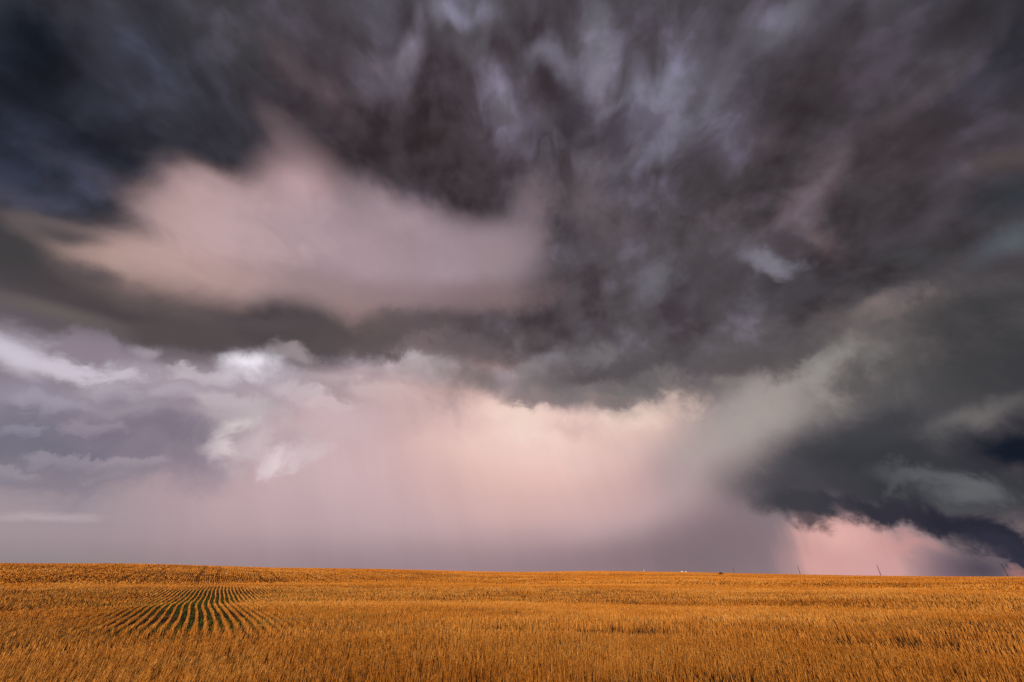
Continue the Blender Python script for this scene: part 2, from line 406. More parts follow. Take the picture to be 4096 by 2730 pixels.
    (-17.6, 56.6, 12.2, 6.5, -3.7, (66, 57, 61), 0.80, 0.00, 'M', 0.80),
    (5.8, 60.6, 4.8, 5.1, -5.1, (66, 58, 62), 0.70, 0.00, 'M', 0.80),
    (67.6, 41.5, 10.4, 10.5, -31.0, (42, 41, 47), 1.00, 0.00, 'T', 0.20),
    (61.0, 28.7, 4.7, 4.1, -25.2, (52, 57, 63), 0.90, 0.00, 'T', 0.20),
    (56.7, 38.5, 7.7, 5.9, -16.7, (62, 53, 57), 0.80, 0.00, 'T', 0.40),
    (56.4, 47.3, 9.1, 6.8, 3.3, (60, 52, 56), 0.85, 0.00, 'M', 0.80),
    (51.2, 28.5, 11.7, 3.5, -11.3, (66, 64, 68), 0.90, 0.10, 'T', 0.20),
    (-29.2, 63.3, 5.8, 3.1, 54.5, (114, 106, 118), 0.90, 0.00, 'M', 1.00),
    (-32.9, 59.6, 4.3, 3.4, 29.1, (98, 90, 100), 0.70, 0.00, 'M', 1.00),
    (-19.5, 68.5, 2.8, 2.6, 18.2, (120, 118, 130), 0.80, 0.00, 'M', 0.80),
    (-10.5, 69.7, 5.1, 3.0, 2.1, (112, 110, 122), 0.80, 0.00, 'M', 1.00),
    (-10.9, 66.7, 3.2, 4.4, -58.3, (92, 86, 94), 0.70, 0.00, 'M', 1.00),
    (-4.0, 60.9, 7.0, 2.9, -64.6, (112, 106, 118), 0.90, 0.00, 'M', 0.80),
    (11.5, 63.8, 5.0, 2.6, -35.4, (116, 112, 126), 0.85, 0.00, 'M', 0.80),
    (22.6, 62.0, 6.5, 3.0, -97.6, (128, 122, 138), 0.95, 0.00, 'M', 0.70),
    (24.8, 66.3, 4.2, 2.8, -102.9, (104, 102, 110), 0.80, 0.00, 'M', 1.00),
    (32.8, 56.3, 6.3, 4.3, 24.9, (134, 132, 150), 0.95, 0.00, 'M', 0.80),
    (32.3, 52.9, 5.3, 3.4, 41.5, (128, 124, 142), 0.85, 0.00, 'M', 0.80),
    (38.1, 52.9, 6.1, 2.5, 21.1, (116, 114, 128), 0.70, 0.00, 'M', 0.80),
    (20.2, 53.6, 5.8, 2.5, -7.1, (112, 106, 116), 0.80, 0.00, 'M', 0.80),
    (42.3, 49.1, 6.0, 5.4, 11.2, (92, 86, 98), 0.80, 0.00, 'M', 0.80),
    (55.6, 55.6, 5.7, 2.3, 1.0, (108, 106, 118), 0.95, 0.00, 'T', 0.30),
    (50.1, 56.1, 4.7, 2.2, -0.5, (92, 88, 96), 0.70, 0.00, 'M', 0.80),
    (60.5, 41.5, 7.6, 2.0, 6.9, (88, 80, 86), 0.80, 0.00, 'T', 0.50),
    (63.5, 43.3, 4.9, 2.3, -12.9, (80, 74, 80), 0.60, 0.00, 'M', 1.50),
    (46.9, 39.2, 8.3, 3.1, 30.3, (112, 97, 105), 0.95, 0.00, 'T', 0.40),
    (46.4, 34.3, 4.3, 2.1, -88.3, (116, 100, 104), 0.90, 0.00, 'G', 0.40),
    (47.1, 45.7, 3.3, 2.9, 10.8, (92, 82, 88), 0.60, 0.00, 'M', 0.80),
    (36.4, 41.1, 5.4, 2.6, 8.1, (96, 86, 92), 0.70, 0.00, 'M', 0.80),
    (43.2, 35.6, 3.6, 1.8, -50.5, (70, 60, 66), 0.95, 0.10, 'G', 0.40),
    (39.8, 34.6, 4.6, 2.2, -47.2, (112, 108, 120), 0.95, 0.00, 'G', 0.50),
    (58.3, 26.1, 3.8, 1.7, -1.1, (96, 102, 110), 0.90, 0.00, 'T', 0.30),
    (61.6, 32.4, 4.1, 1.5, -30.0, (84, 74, 74), 0.80, 0.00, 'T', 0.20),
    (49.1, 25.3, 4.1, 2.2, 6.1, (122, 110, 110), 0.90, 0.10, 'G', 0.50),
    (42.6, 26.8, 3.3, 1.6, 19.8, (112, 102, 102), 0.80, 0.00, 'F', 0.60),
    (45.0, 24.9, 5.1, 1.9, -12.4, (112, 104, 102), 0.70, 0.00, 'G', 0.50),
    (35.9, 26.8, 4.9, 1.9, -18.1, (112, 106, 112), 0.80, 0.00, 'F', 0.60),
    (36.4, 22.9, 7.5, 3.1, -6.5, (94, 87, 88), 0.95, 0.25, 'F', 0.50),
    (41.4, 21.4, 4.7, 2.2, 24.1, (154, 150, 146), 0.90, 0.10, 'F', 0.50),
    (45.8, 20.8, 3.1, 2.0, -20.0, (118, 115, 114), 0.70, 0.00, 'F', 0.60),
    (22.3, 41.0, 10.2, 5.8, 16.3, (66, 58, 64), 0.90, 0.10, 'B', 0.40),
    (9.2, 34.7, 10.2, 4.9, 14.9, (74, 65, 70), 0.90, 0.10, 'G', 0.60),
    (24.7, 35.2, 5.9, 4.0, 17.2, (104, 102, 112), 0.85, 0.00, 'G', 0.60),
    (26.6, 31.3, 3.2, 6.2, -25.3, (110, 106, 116), 0.70, 0.00, 'G', 0.60),
    (13.2, 31.3, 8.9, 3.0, 3.3, (108, 102, 109), 0.60, 0.00, 'G', 0.90),
    (6.9, 27.9, 6.1, 3.1, 16.8, (138, 132, 138), 0.85, 0.00, 'G', 0.60),
    (13.7, 25.5, 7.7, 2.3, 8.2, (88, 81, 85), 0.95, 0.00, 'F', 0.60),
    (0.9, 25.8, 4.9, 1.7, 9.6, (140, 130, 132), 0.70, 0.00, 'F', 0.60),
    (2.6, 30.1, 6.8, 3.1, 8.7, (88, 78, 77), 0.85, 0.00, 'G', 0.50),
    (21.5, 34.7, 29.2, 18.7, 13.7, (112, 106, 112), 0.55, 0.00, 'B', 2.50),
    (19.6, 32.6, 29.6, 15.1, 4.8, (62, 55, 60), 0.45, 0.00, 'B', 2.80),
    (44.7, 29.4, 16.4, 9.6, -0.5, (60, 57, 61), 0.50, 0.00, 'B', 2.20),
    (57.4, 47.1, 12.7, 10.1, 2.8, (60, 54, 58), 0.50, 0.00, 'M', 1.50),
    (7.5, 57.6, 0.5, 0.5, -6.4, (0, 0, 0), 0.90, 0.00, 'X', 0.00),
    (-24.5, 50.1, 0.5, 0.5, 19.3, (0, 0, 0), 0.22, 0.00, 'Y', 0.00),
    (39.7, 34.4, 4.2, 2.2, -47.1, (122, 118, 130), 0.95, 0.00, 'F', 0.70),
    (43.7, 35.0, 3.1, 1.6, -50.7, (74, 65, 70), 0.80, 0.00, 'F', 0.60),
    (24.0, 36.5, 4.9, 3.5, 27.7, (112, 109, 118), 0.60, 0.00, 'F', 0.90),
    (14.0, 27.3, 6.5, 2.4, 8.8, (128, 121, 126), 0.60, 0.00, 'F', 0.90),
    (13.7, 25.0, 7.7, 2.2, 6.3, (88, 81, 84), 0.85, 0.10, 'F', 0.70),
    (32.5, 23.6, 6.1, 2.1, -5.2, (88, 82, 83), 0.80, 0.10, 'F', 0.80),
    (30.3, 35.0, 4.6, 6.5, -29.2, (72, 66, 71), 0.60, 0.00, 'F', 0.80),
    (5.8, 38.9, 7.3, 3.6, -13.5, (78, 69, 74), 0.60, 0.00, 'F', 0.80),
    (48.7, 23.1, 10.3, 5.2, 5.5, (112, 103, 102), 0.50, 0.00, 'F', 2.00),
    (53.2, 22.1, 7.6, 4.9, -0.4, (58, 57, 60), 0.55, 0.00, 'B', -1.80),
    (49.1, 25.3, 3.8, 1.8, 6.1, (126, 112, 111), 0.75, 0.00, 'F', 0.90),
    # dark band under the lit cloud
    (-56.1, 25.8, 11.6, 5.2, 11.6, (66, 64, 66), 1.00, 0.20, 'S', 0.20),
    (-41.3, 26.7, 21.3, 5.0, 12.9, (76, 68, 71), 1.00, 0.35, 'S', 0.20),
    (-53.6, 21.5, 9.5, 1.2, -0.2, (108, 99, 96), 0.70, 0.00, 'C', 0.10),
    (-42.6, 22.9, 8.4, 1.7, 14.6, (98, 88, 87), 0.80, 0.00, 'C', 0.20),
    (-31.9, 24.9, 4.0, 2.4, 5.6, (154, 141, 145), 0.90, 0.20, 'F', 0.50),
    (-43.6, 24.3, 5.6, 3.0, 13.7, (84, 75, 77), 0.95, 0.55, 'F', 0.50),
    (-31.4, 28.4, 7.8, 2.5, 11.7, (82, 73, 75), 0.95, 0.50, 'F', 0.50),
    (-21.2, 32.3, 9.5, 5.9, 1.2, (104, 90, 92), 1.00, 0.10, 'G', 0.50),
    (-21.4, 29.0, 5.0, 2.9, 21.3, (90, 80, 81), 0.95, 0.40, 'F', 0.70),
    (-23.7, 26.6, 3.2, 1.3, 21.9, (104, 92, 94), 0.90, 0.30, 'F', 0.80),
    (-13.9, 30.3, 6.5, 2.2, 15.3, (100, 88, 91), 0.80, 0.20, 'F', 0.70),
    (-27.7, 27.8, 6.7, 2.6, 9.4, (84, 75, 76), 0.90, 0.10, 'F', 0.60),
    (-23.0, 26.1, 3.8, 1.2, 21.2, (120, 106, 108), 0.80, 0.10, 'F', 0.60),
    (-8.2, 34.4, 7.9, 3.4, -3.4, (86, 75, 80), 0.90, 0.00, 'G', 0.50),
    (-15.7, 28.3, 7.0, 1.8, 23.0, (132, 116, 118), 0.70, 0.00, 'F', 0.50),
    # lit pink cloud
    (-57.7, 28.8, 3.7, 2.0, 16.2, (118, 104, 102), 0.80, 0.00, 'T', 0.40),
    (-46.8, 31.7, 11.2, 6.6, 21.6, (186, 155, 148), 1.00, 0.05, 'T', 0.35),
    (-51.1, 29.0, 6.1, 3.6, 17.3, (176, 147, 140), 0.85, 0.00, 'T', 0.40),
    (-42.8, 37.4, 12.5, 9.1, 22.4, (190, 159, 160), 1.00, 0.05, 'T', 0.35),
    (-47.4, 37.9, 8.4, 5.0, 40.5, (187, 157, 157), 0.90, 0.05, 'T', 0.35),
    (-50.9, 37.0, 4.9, 3.4, 47.9, (176, 147, 146), 0.80, 0.00, 'T', 0.30),
    (-37.2, 43.9, 7.5, 7.4, 27.7, (188, 157, 162), 1.00, 0.00, 'C', 0.35),
    (-41.9, 48.2, 4.5, 2.7, -29.4, (132, 112, 117), 0.40, 0.00, 'M', 0.80),
    (-27.3, 39.9, 21.4, 9.1, 9.9, (178, 154, 162), 1.00, 0.15, 'C', 0.25),
    (-20.5, 45.1, 11.4, 5.0, 2.8, (170, 148, 156), 0.85, 0.00, 'T', 0.30),
    (-10.2, 41.3, 15.1, 7.9, 0.8, (163, 143, 152), 1.00, 0.15, 'C', 0.15),
    (-3.9, 44.3, 10.1, 5.2, 2.7, (156, 137, 145), 0.80, 0.00, 'C', 0.30),
    (4.3, 47.8, 4.7, 8.4, -10.8, (146, 128, 135), 0.55, 0.00, 'G', 0.40),
    (-2.2, 42.0, 9.0, 6.5, 1.5, (152, 133, 140), 0.80, 0.00, 'C', 0.20),
    (15.9, 48.7, 5.7, 4.8, -40.2, (116, 104, 110), 0.60, 0.00, 'F', 1.00),
    (18.6, 44.9, 5.7, 3.8, -32.7, (104, 93, 99), 0.50, 0.00, 'F', 1.00),
    (-27.5, 40.4, 21.8, 8.3, 10.2, (152, 131, 138), 0.40, 0.00, 'M', 2.20),
    (-45.0, 35.2, 11.8, 6.8, 20.3, (200, 172, 170), 0.30, 0.00, 'M', -2.20),
    (-20.5, 35.5, 22.7, 4.4, 8.1, (146, 124, 128), 0.80, 0.00, 'C', 0.20),
    (-38.2, 31.7, 14.6, 3.6, 16.6, (172, 145, 142), 0.60, 0.00, 'C', 0.20),
    (-26.1, 32.2, 6.4, 4.0, -17.7, (160, 132, 127), 0.55, 0.00, 'G', 0.70),
    (-3.6, 36.3, 12.7, 3.7, 6.1, (132, 112, 115), 0.80, 0.00, 'G', 0.70),
    (-12.8, 32.0, 10.1, 2.7, 2.8, (98, 86, 89), 0.70, 0.00, 'F', 0.90),
    (-19.5, 31.1, 5.1, 3.0, 6.2, (96, 84, 86), 0.70, 0.00, 'F', 0.90),
    (-21.4, 27.6, 6.6, 2.7, 16.7, (94, 83, 84), 0.90, 0.25, 'F', 0.90),
    (-26.8, 26.8, 4.7, 1.9, 12.8, (88, 78, 80), 0.90, 0.20, 'F', 0.90),
    (-14.4, 28.9, 7.1, 2.1, 15.3, (114, 100, 102), 0.80, 0.10, 'F', 0.90),
    (-6.1, 29.1, 7.3, 3.1, -5.0, (108, 96, 99), 0.70, 0.10, 'F', 0.90),
    (-34.7, 28.3, 8.8, 1.8, 11.3, (84, 75, 79), 0.70, 0.00, 'G', 0.60),
    (-56.3, 29.0, 3.8, 1.5, 15.4, (78, 72, 76), 0.85, 0.00, 'T', 0.50),
    (-52.1, 26.2, 5.2, 1.6, 12.5, (80, 73, 76), 0.80, 0.00, 'T', 0.50),
    (-44.4, 26.4, 11.3, 1.6, 15.8, (92, 82, 84), 0.60, 0.00, 'T', 0.50),
    (-24.5, 50.1, 0.5, 0.5, 19.3, (0, 0, 0), 0.13, 0.00, 'Y', 0.00),
]
build_sky(CLOUDS)

# ------------------------------------------------------------------ the lie of the land
EYE = 1.6
_H_AZ = np.array([-180, -90, -60, -47.8, -41.5, -36, -32.3, -27, -14.5, -4.9, 1.6, 8.5, 12.8, 20.3, 25.5, 27, 39, 47.8, 60, 90, 180], float)
_H_EL = np.array([0, .010, .0148, .0153, .0168, .0167, .0147, .0130, .0112, .0075, .0059, .0080, .0077, .0056, .0041, .0030, -.0008, -.0016, -.002, -.002, 0], float)


def value_noise(x, y, seed=0):
    """smooth 2-d noise, 0..1"""
    xi, yi = np.floor(x).astype(np.int64), np.floor(y).astype(np.int64)
    fx, fy = x - xi, y - yi
    fx, fy = fx * fx * (3 - 2 * fx), fy * fy * (3 - 2 * fy)

    def h(i, j):
        n = (i * 374761393 + j * 668265263 + seed * 974634777) & 0xffffffff
        n = ((n ^ (n >> 13)) * 1274126177) & 0xffffffff
        return ((n ^ (n >> 16)) & 0xffff) / 65535.0
    a, b = h(xi, yi), h(xi + 1, yi)
    c, d = h(xi, yi + 1), h(xi + 1, yi + 1)
    return (a * (1 - fx) + b * fx) * (1 - fy) + (c * (1 - fx) + d * fx) * fy


def smooth(a, b, t):
    t = np.clip((t - a) / (b - a), 0, 1)
    return t * t * (3 - 2 * t)


def land(x, y):
    """height of the ground"""
    x, y = np.asarray(x, float), np.asarray(y, float)
    r = np.hypot(x, y)
    az = np.degrees(np.arctan2(x, y))
    slope = sum(np.interp(az + o, _H_AZ, _H_EL) for o in (-3, -1.5, 0, 1.5, 3)) / 5
    R = 175 + 20 * np.sin(np.radians(az * 3.1 + 40))
    crest = EYE + slope * R - 0.20
    t = np.clip(r / R, 0, 1)
    z_in = crest * (0.10 * t ** 2 + 0.90 * smooth(0.30, 1.0, t))
    z_out = EYE + slope * r - 0.20 - 0.3 * smooth(R, R + 40, r) - np.maximum(r - R, 0) * 0.004 - np.maximum(r - 1300, 0) * 0.03
    z = np.where(r < R, z_in, z_out)
    # swells
    fade = smooth(14, 40, r) * (1 - smooth(120, 165, r))
    z = z + fade * (0.11 * np.sin(x * 0.06 + y * 0.115 + 0.6) + 0.09 * np.sin(-x * 0.05 + y * 0.085 + 2.0) + 0.05 * np.sin(x * 0.16 - y * 0.10))
    z = z + (0.26 * np.exp(-((r - 56) / 14) ** 2) - 0.20 * np.exp(-((r - 82) / 12) ** 2)) * np.exp(-((az + 30) / 24) ** 2)
    z = z + smooth(3, 8, r) * (1 - smooth(60, 90, r)) * 0.05 * (value_noise(x * 0.5, y * 0.5, 3) - 0.5)
    return z


# ------------------------------------------------------------------ materials
def material(name):
    m = bpy.data.materials.new(name)
    m.use_nodes = True
    nt = m.node_tree
    return m, Nodes(nt), nt.nodes['Principled BSDF']


def straw_material(name, lo, mid, hi, rough=0.55, patch=0.36):
    m, N, p = material(name)
    at = N.new('ShaderNodeAttribute', attribute_name='tint')
    geo = N.new('ShaderNodeNewGeometry')
    n1, _ = N.noise(geo.outputs['Position'], 0.12, 3.0, 0.6)
    n2, _ = N.noise(geo.outputs['Position'], 0.9, 3.0, 0.6)
    t = N.math('ADD', at.outputs['Fac'], N.math('MULTIPLY', N.math('SUBTRACT', N.math('MULTIPLY', N.math('ADD', n1, n2), 0.5), 0.5), patch * 4), clamp=True)
    ramp = N.new('ShaderNodeValToRGB')
    N.put(ramp.inputs[0], t)
    e = ramp.color_ramp.elements
    e[0].position, e[0].color = 0.0, (*lo, 1)
    e[1].position, e[1].color = 1.0, (*hi, 1)
    k = e.new(0.55)
    k.color = (*mid, 1)
    N.put(p.inputs['Base Color'], ramp.outputs[0])
    p.inputs['Roughness'].default_value = rough
    p.inputs['Specular IOR Level'].default_value = 0.2
    return m


STRAW = straw_material('straw', (0.24, 0.090, 0.014), (0.50, 0.215, 0.034), (0.68, 0.40, 0.14))
LITTER = straw_material('straw_litter', (0.26, 0.13, 0.035), (0.46, 0.26, 0.075), (0.62, 0.42, 0.18), 0.5)
GREEN = straw_material('green_leaf', (0.020, 0.045, 0.010), (0.040, 0.085, 0.016), (0.085, 0.13, 0.028), 0.5)
WEED = straw_material('dry_weed', (0.06, 0.028, 0.012), (0.11, 0.05, 0.02), (0.17, 0.085, 0.035), 0.7)


def soil_material():
    m, N, p = material('stubble_soil')
    geo = N.new('ShaderNodeNewGeometry')
    P = geo.outputs['Position']
    n1, _ = N.noise(P, 1.3, 6.0, 0.65)
    n2, _ = N.noise(P, 22.0, 5.0, 0.7)
    n3, _ = N.noise(N.vec('MULTIPLY', P, (9.0, 55.0, 9.0)), 1.0, 3.0, 0.6, 2.0)
    soil = N.mix(N.remap(n1, 0.35, 0.65), (0.034, 0.018, 0.009, 1), (0.066, 0.036, 0.016, 1))
    chaff = N.mix(n2, (0.13, 0.065, 0.020, 1), (0.30, 0.165, 0.052, 1))
    col = N.mix(N.math('MULTIPLY', N.remap(n3, 0.52, 0.64), 0.55), soil, chaff)
    # where single stalks can no longer be told apart the ground reads as one cover of straw
    far = N.remap(N.vec('LENGTH', P), 75.0, 150.0)
    n4, _ = N.noise(N.vec('MULTIPLY', P, (0.05, 0.35, 0.2)), 1.0, 4.0, 0.6)
    col = N.mix(far, col, N.mix(n4, (0.36, 0.165, 0.038, 1), (0.50, 0.26, 0.07, 1)))
    N.put(p.inputs['Base Color'], col)
    p.inputs['Roughness'].default_value = 0.95
    p.inputs['Specular IOR Level'].default_value = 0.1
    bump = N.new('ShaderNodeBump')
    bump.inputs['Strength'].default_value = 0.6
    bump.inputs['Distance'].default_value = 0.03
    N.put(bump.inputs['Height'], n2)
    N.put(p.inputs['Normal'], bump.outputs[0])
    return m


def plain(name, rgb, rough=0.6, metal=0.0, vary=0.25, scale=3.0):
    m, N, p = material(name)
    tc = N.new('ShaderNodeTexCoord')
    n, _ = N.noise(tc.outputs['Object'], scale, 4.0, 0.6)
    k = N.remap(n, 0.3, 0.7, 1 - vary, 1 + vary)
    N.put(p.inputs['Base Color'], N.mix(1.0, (*rgb, 1), N.combine(k, k, k), 'MULTIPLY'))
    p.inputs['Roughness'].default_value = rough
    p.inputs['Metallic'].default_value = metal
    return m


# ------------------------------------------------------------------ mesh helpers
def link(name, me, mat=None, parent=None, **props):
    o = bpy.data.objects.new(name, me)
    coll.objects.link(o)
    if mat is not None:
        me.materials.append(mat)
    if parent is not None:
        o.parent = parent
    for k, v in props.items():
        o[k] = v
    return o


def mesh_from_arrays(name, verts, faces, tint=None, shade=False):
    """verts (n,3), faces (m,k) of equal size, built in one go"""
    me = bpy.data.meshes.new(name)
    n, (m, k) = len(verts), faces.shape
    me.vertices.add(n)
    me.vertices.foreach_set('co', np.ascontiguousarray(verts, np.float32).ravel())
    me.loops.add(m * k)
    me.loops.foreach_set('vertex_index', np.ascontiguousarray(faces, np.int32).ravel())
    me.polygons.add(m)
    me.polygons.foreach_set('loop_start', np.arange(0, m * k, k, dtype=np.int32))
    if shade:
        me.polygons.foreach_set('use_smooth', np.ones(m, bool))
    me.update(calc_edges=True)
    if tint is not None:
        a = me.attributes.new('tint', 'FLOAT', 'POINT')
        a.data.foreach_set('value', np.ascontiguousarray(tint, np.float32))
    return me


# ------------------------------------------------------------------ ground
def build_ground():
    radii = np.concatenate([np.linspace(0.5, 10, 20), np.geomspace(10.6, 260, 150), np.geomspace(280, 4500, 40)])
    az = np.radians(np.concatenate([np.arange(-180, -60, 3.0), np.arange(-60, 60, 0.5), np.arange(60, 180, 3.0)]))
    A, Rr = np.meshgrid(az, radii)
    x, y = Rr * np.sin(A), Rr * np.cos(A)
    v = np.stack([x, y, land(x, y)], -1).reshape(-1, 3)
    nA, nR = len(az), len(radii)
    i, j = np.meshgrid(np.arange(nR - 1), np.arange(nA), indexing='ij')
    j2 = (j + 1) % nA
    f = np.stack([i * nA + j, (i + 1) * nA + j, (i + 1) * nA + j2, i * nA + j2], -1).reshape(-1, 4)
    v = np.vstack([v, [[0, 0, float(land(0.0, 0.0))]]])
    c = len(v) - 1
    hub = np.stack([np.full(nA, c), np.arange(nA), (np.arange(nA) + 1) % nA, (np.arange(nA) + 1) % nA], -1)
    me = mesh_from_arrays('ground', v, f, shade=True)
    bm = bmesh.new()
    bm.from_mesh(me)
    bm.verts.ensure_lookup_table()
    for q in hub:
        bm.faces.new((bm.verts[q[0]], bm.verts[q[1]], bm.verts[q[2]])).smooth = True
    bmesh.ops.recalc_face_normals(bm, faces=bm.faces)
    bm.to_mesh(me)
    bm.free()
    link('ground', me, soil_material(), kind='structure')


build_ground()

# ------------------------------------------------------------------ stubble
ROW = 0.30                                   # drill rows
ROW_AZ = math.radians(-33.0)
UX, UY = math.sin(ROW_AZ), math.cos(ROW_AZ)  # along a row
VX, VY = UY, -UX                             # across the rows


def to_rows(x, y):
    u, v = x * UX + y * UY, x * VX + y * VY
    return u, v - wiggle(u)


def wiggle(u):
    return 0.16 * np.sin(u / 9.0 + 0.6) + 0.05 * np.sin(u / 3.1)


def from_rows(u, v):
    v = v + wiggle(u)
    return u * UX + v * VX, u * UY + v * VY


def in_patch(x, y):
    """the slope on which the rows show, with green between them"""
    r, az = np.hypot(x, y), np.degrees(np.arctan2(x, y))
    return smooth(15, 24, r) * (1 - smooth(50, 60, r)) * np.exp(-((az + 34) / 26) ** 4)


def scatter(rng, count, r0, r1, half=54.0):
    r = np.sqrt(rng.uniform(r0 * r0, r1 * r1, count))
    a = np.radians(rng.uniform(-half, half, count))
    return r * np.sin(a), r * np.cos(a)


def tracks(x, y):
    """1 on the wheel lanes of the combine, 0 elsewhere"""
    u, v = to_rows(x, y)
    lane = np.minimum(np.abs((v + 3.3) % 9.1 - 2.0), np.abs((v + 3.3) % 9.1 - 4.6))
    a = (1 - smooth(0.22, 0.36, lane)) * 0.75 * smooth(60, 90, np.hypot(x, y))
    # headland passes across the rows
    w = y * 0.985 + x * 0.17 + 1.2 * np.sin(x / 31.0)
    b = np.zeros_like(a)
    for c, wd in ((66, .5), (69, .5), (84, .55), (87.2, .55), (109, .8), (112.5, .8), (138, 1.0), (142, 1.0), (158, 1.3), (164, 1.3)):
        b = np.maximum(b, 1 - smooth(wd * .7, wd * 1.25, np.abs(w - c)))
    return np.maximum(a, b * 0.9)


def stubble(name, seed, r0, r1, per_m2, width, sides, tall=1.0, vary=0.20):
    rng = np.random.default_rng(seed)
    area = math.radians(108) / 2 * (r1 * r1 - r0 * r0)
    x, y = scatter(rng, int(area * per_m2), r0, r1)
    u, v = to_rows(x, y)
    n = len(x)
    pt = in_patch(x, y)
    loose = value_noise(x * 0.22, y * 0.22, 5)
    jit = (0.030 + 0.050 * loose) * (1 - pt) + 0.018 * pt
    jit = jit + 0.020 * (1 - smooth(14, 24, np.hypot(x, y)))
    v = np.round(v / ROW) * ROW + rng.normal(0, 1, n) * jit
    if r1 < 40:                                # stalks stand in plants along the row
        k = np.round(v / ROW)
        shift = value_noise(k * 7.3, k * 0.0, 81) * 0.09
        u = np.round((u - shift) / 0.09) * 0.09 + shift + 0.03 * (value_noise(np.round(u / 0.09) * 3.7, k * 5.1, 82) - 0.5) + rng.normal(0, 0.016, n)
    else:
        u = u + rng.normal(0, 0.02, n)
    x, y = from_rows(u, v)
    # thin and trampled places
    thin = 0.55 * value_noise(x * 0.45, y * 0.45, 11) + 0.45 * value_noise(x * 1.7, y * 1.7, 12)
    keep = rng.uniform(0, 1, n) > (smooth(0.55, 0.85, thin) * 0.65 * (1 - 0.6 * pt) * (1 - 0.75 * smooth(50, 90, np.hypot(x, y))))
    keep &= rng.uniform(0, 1, n) > tracks(x, y) * 0.80
    keep &= np.hypot(x, y) > 1.5
    x, y, v = x[keep], y[keep], v[keep]
    n = len(x)
    z = land(x, y)
    big = value_noise(x * 0.11, y * 0.11, 21)
    mid = value_noise(x * 0.6, y * 0.6, 22)
    swath = value_noise(x * 0.06 + 3 + 1.5 * value_noise(x * 0.13, y * 0.13, 71), y * 0.16 + 1.2 * value_noise(x * 0.09, y * 0.2, 72), 23)
    h = (0.070 + 0.030 * swath + 0.050 * big + 0.045 * mid) * rng.uniform(0.62, 1.15, n) * tall
    wd = width * rng.uniform(0.7, 1.3, n)
    lean = rng.normal(0, 0.09, n)
    lean[rng.uniform(0, 1, n) < 0.09] *= 5
    la = rng.uniform(0, 2 * math.pi, n)
    gx, gy = value_noise(x * 0.3, y * 0.3, 31) - 0.5, value_noise(x * 0.3, y * 0.3, 32) - 0.5
    tx = h * (np.sin(lean) * np.cos(la) + 0.35 * gx)
    ty = h * (np.sin(lean) * np.sin(la) + 0.35 * gy)
    tz = h * np.cos(lean)
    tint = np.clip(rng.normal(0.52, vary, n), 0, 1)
    tint = np.clip(tint - 0.40 * tracks(x, y) + 0.40 * (swath - 0.45), 0, 1)   # trampled lanes, with the shade of windrow lines put into their tint
    yaw = rng.uniform(0, 2 * math.pi, n)
    base, top = np.stack([x, y, z - 0.01], -1), np.stack([x + tx, y + ty, z + tz], -1)
    if sides == 2:
        off = np.stack([np.cos(yaw) * wd / 2, np.sin(yaw) * wd / 2, np.zeros(n)], -1)
        vts = np.stack([base - off, base + off, top + off * 0.8, top - off * 0.8], 1).reshape(-1, 3)
        fcs = np.arange(n * 4).reshape(-1, 4)
        per = 4
    else:
        ring = []
        for q in range(3):
            an = yaw + q * 2 * math.pi / 3
            ring.append(np.stack([np.cos(an) * wd / 2, np.sin(an) * wd / 2, np.zeros(n)], -1))
        vts = np.stack([base + o for o in ring] + [top + o * 0.85 for o in ring], 1).reshape(-1, 3)
        b = np.arange(n)[:, None] * 6
        fcs = np.stack([b + np.array([[q, (q + 1) % 3, (q + 1) % 3 + 3, q + 3]]) for q in range(3)], 1).reshape(-1, 4)
        per = 6
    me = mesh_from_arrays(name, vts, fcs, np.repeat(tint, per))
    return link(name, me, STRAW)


FIELD = bpy.data.objects.new('stubble', None)
coll.objects.link(FIELD)
FIELD['label'] = 'golden cut wheat stubble standing in drilled rows over the whole field'
FIELD['category'] = 'stubble'
FIELD['kind'] = 'stuff'
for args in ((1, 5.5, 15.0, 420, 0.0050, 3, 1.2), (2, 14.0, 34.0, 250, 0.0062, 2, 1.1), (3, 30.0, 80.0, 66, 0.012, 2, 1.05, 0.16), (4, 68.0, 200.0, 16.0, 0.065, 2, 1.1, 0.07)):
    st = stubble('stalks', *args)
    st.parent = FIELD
    st['kind'] = 'stuff'


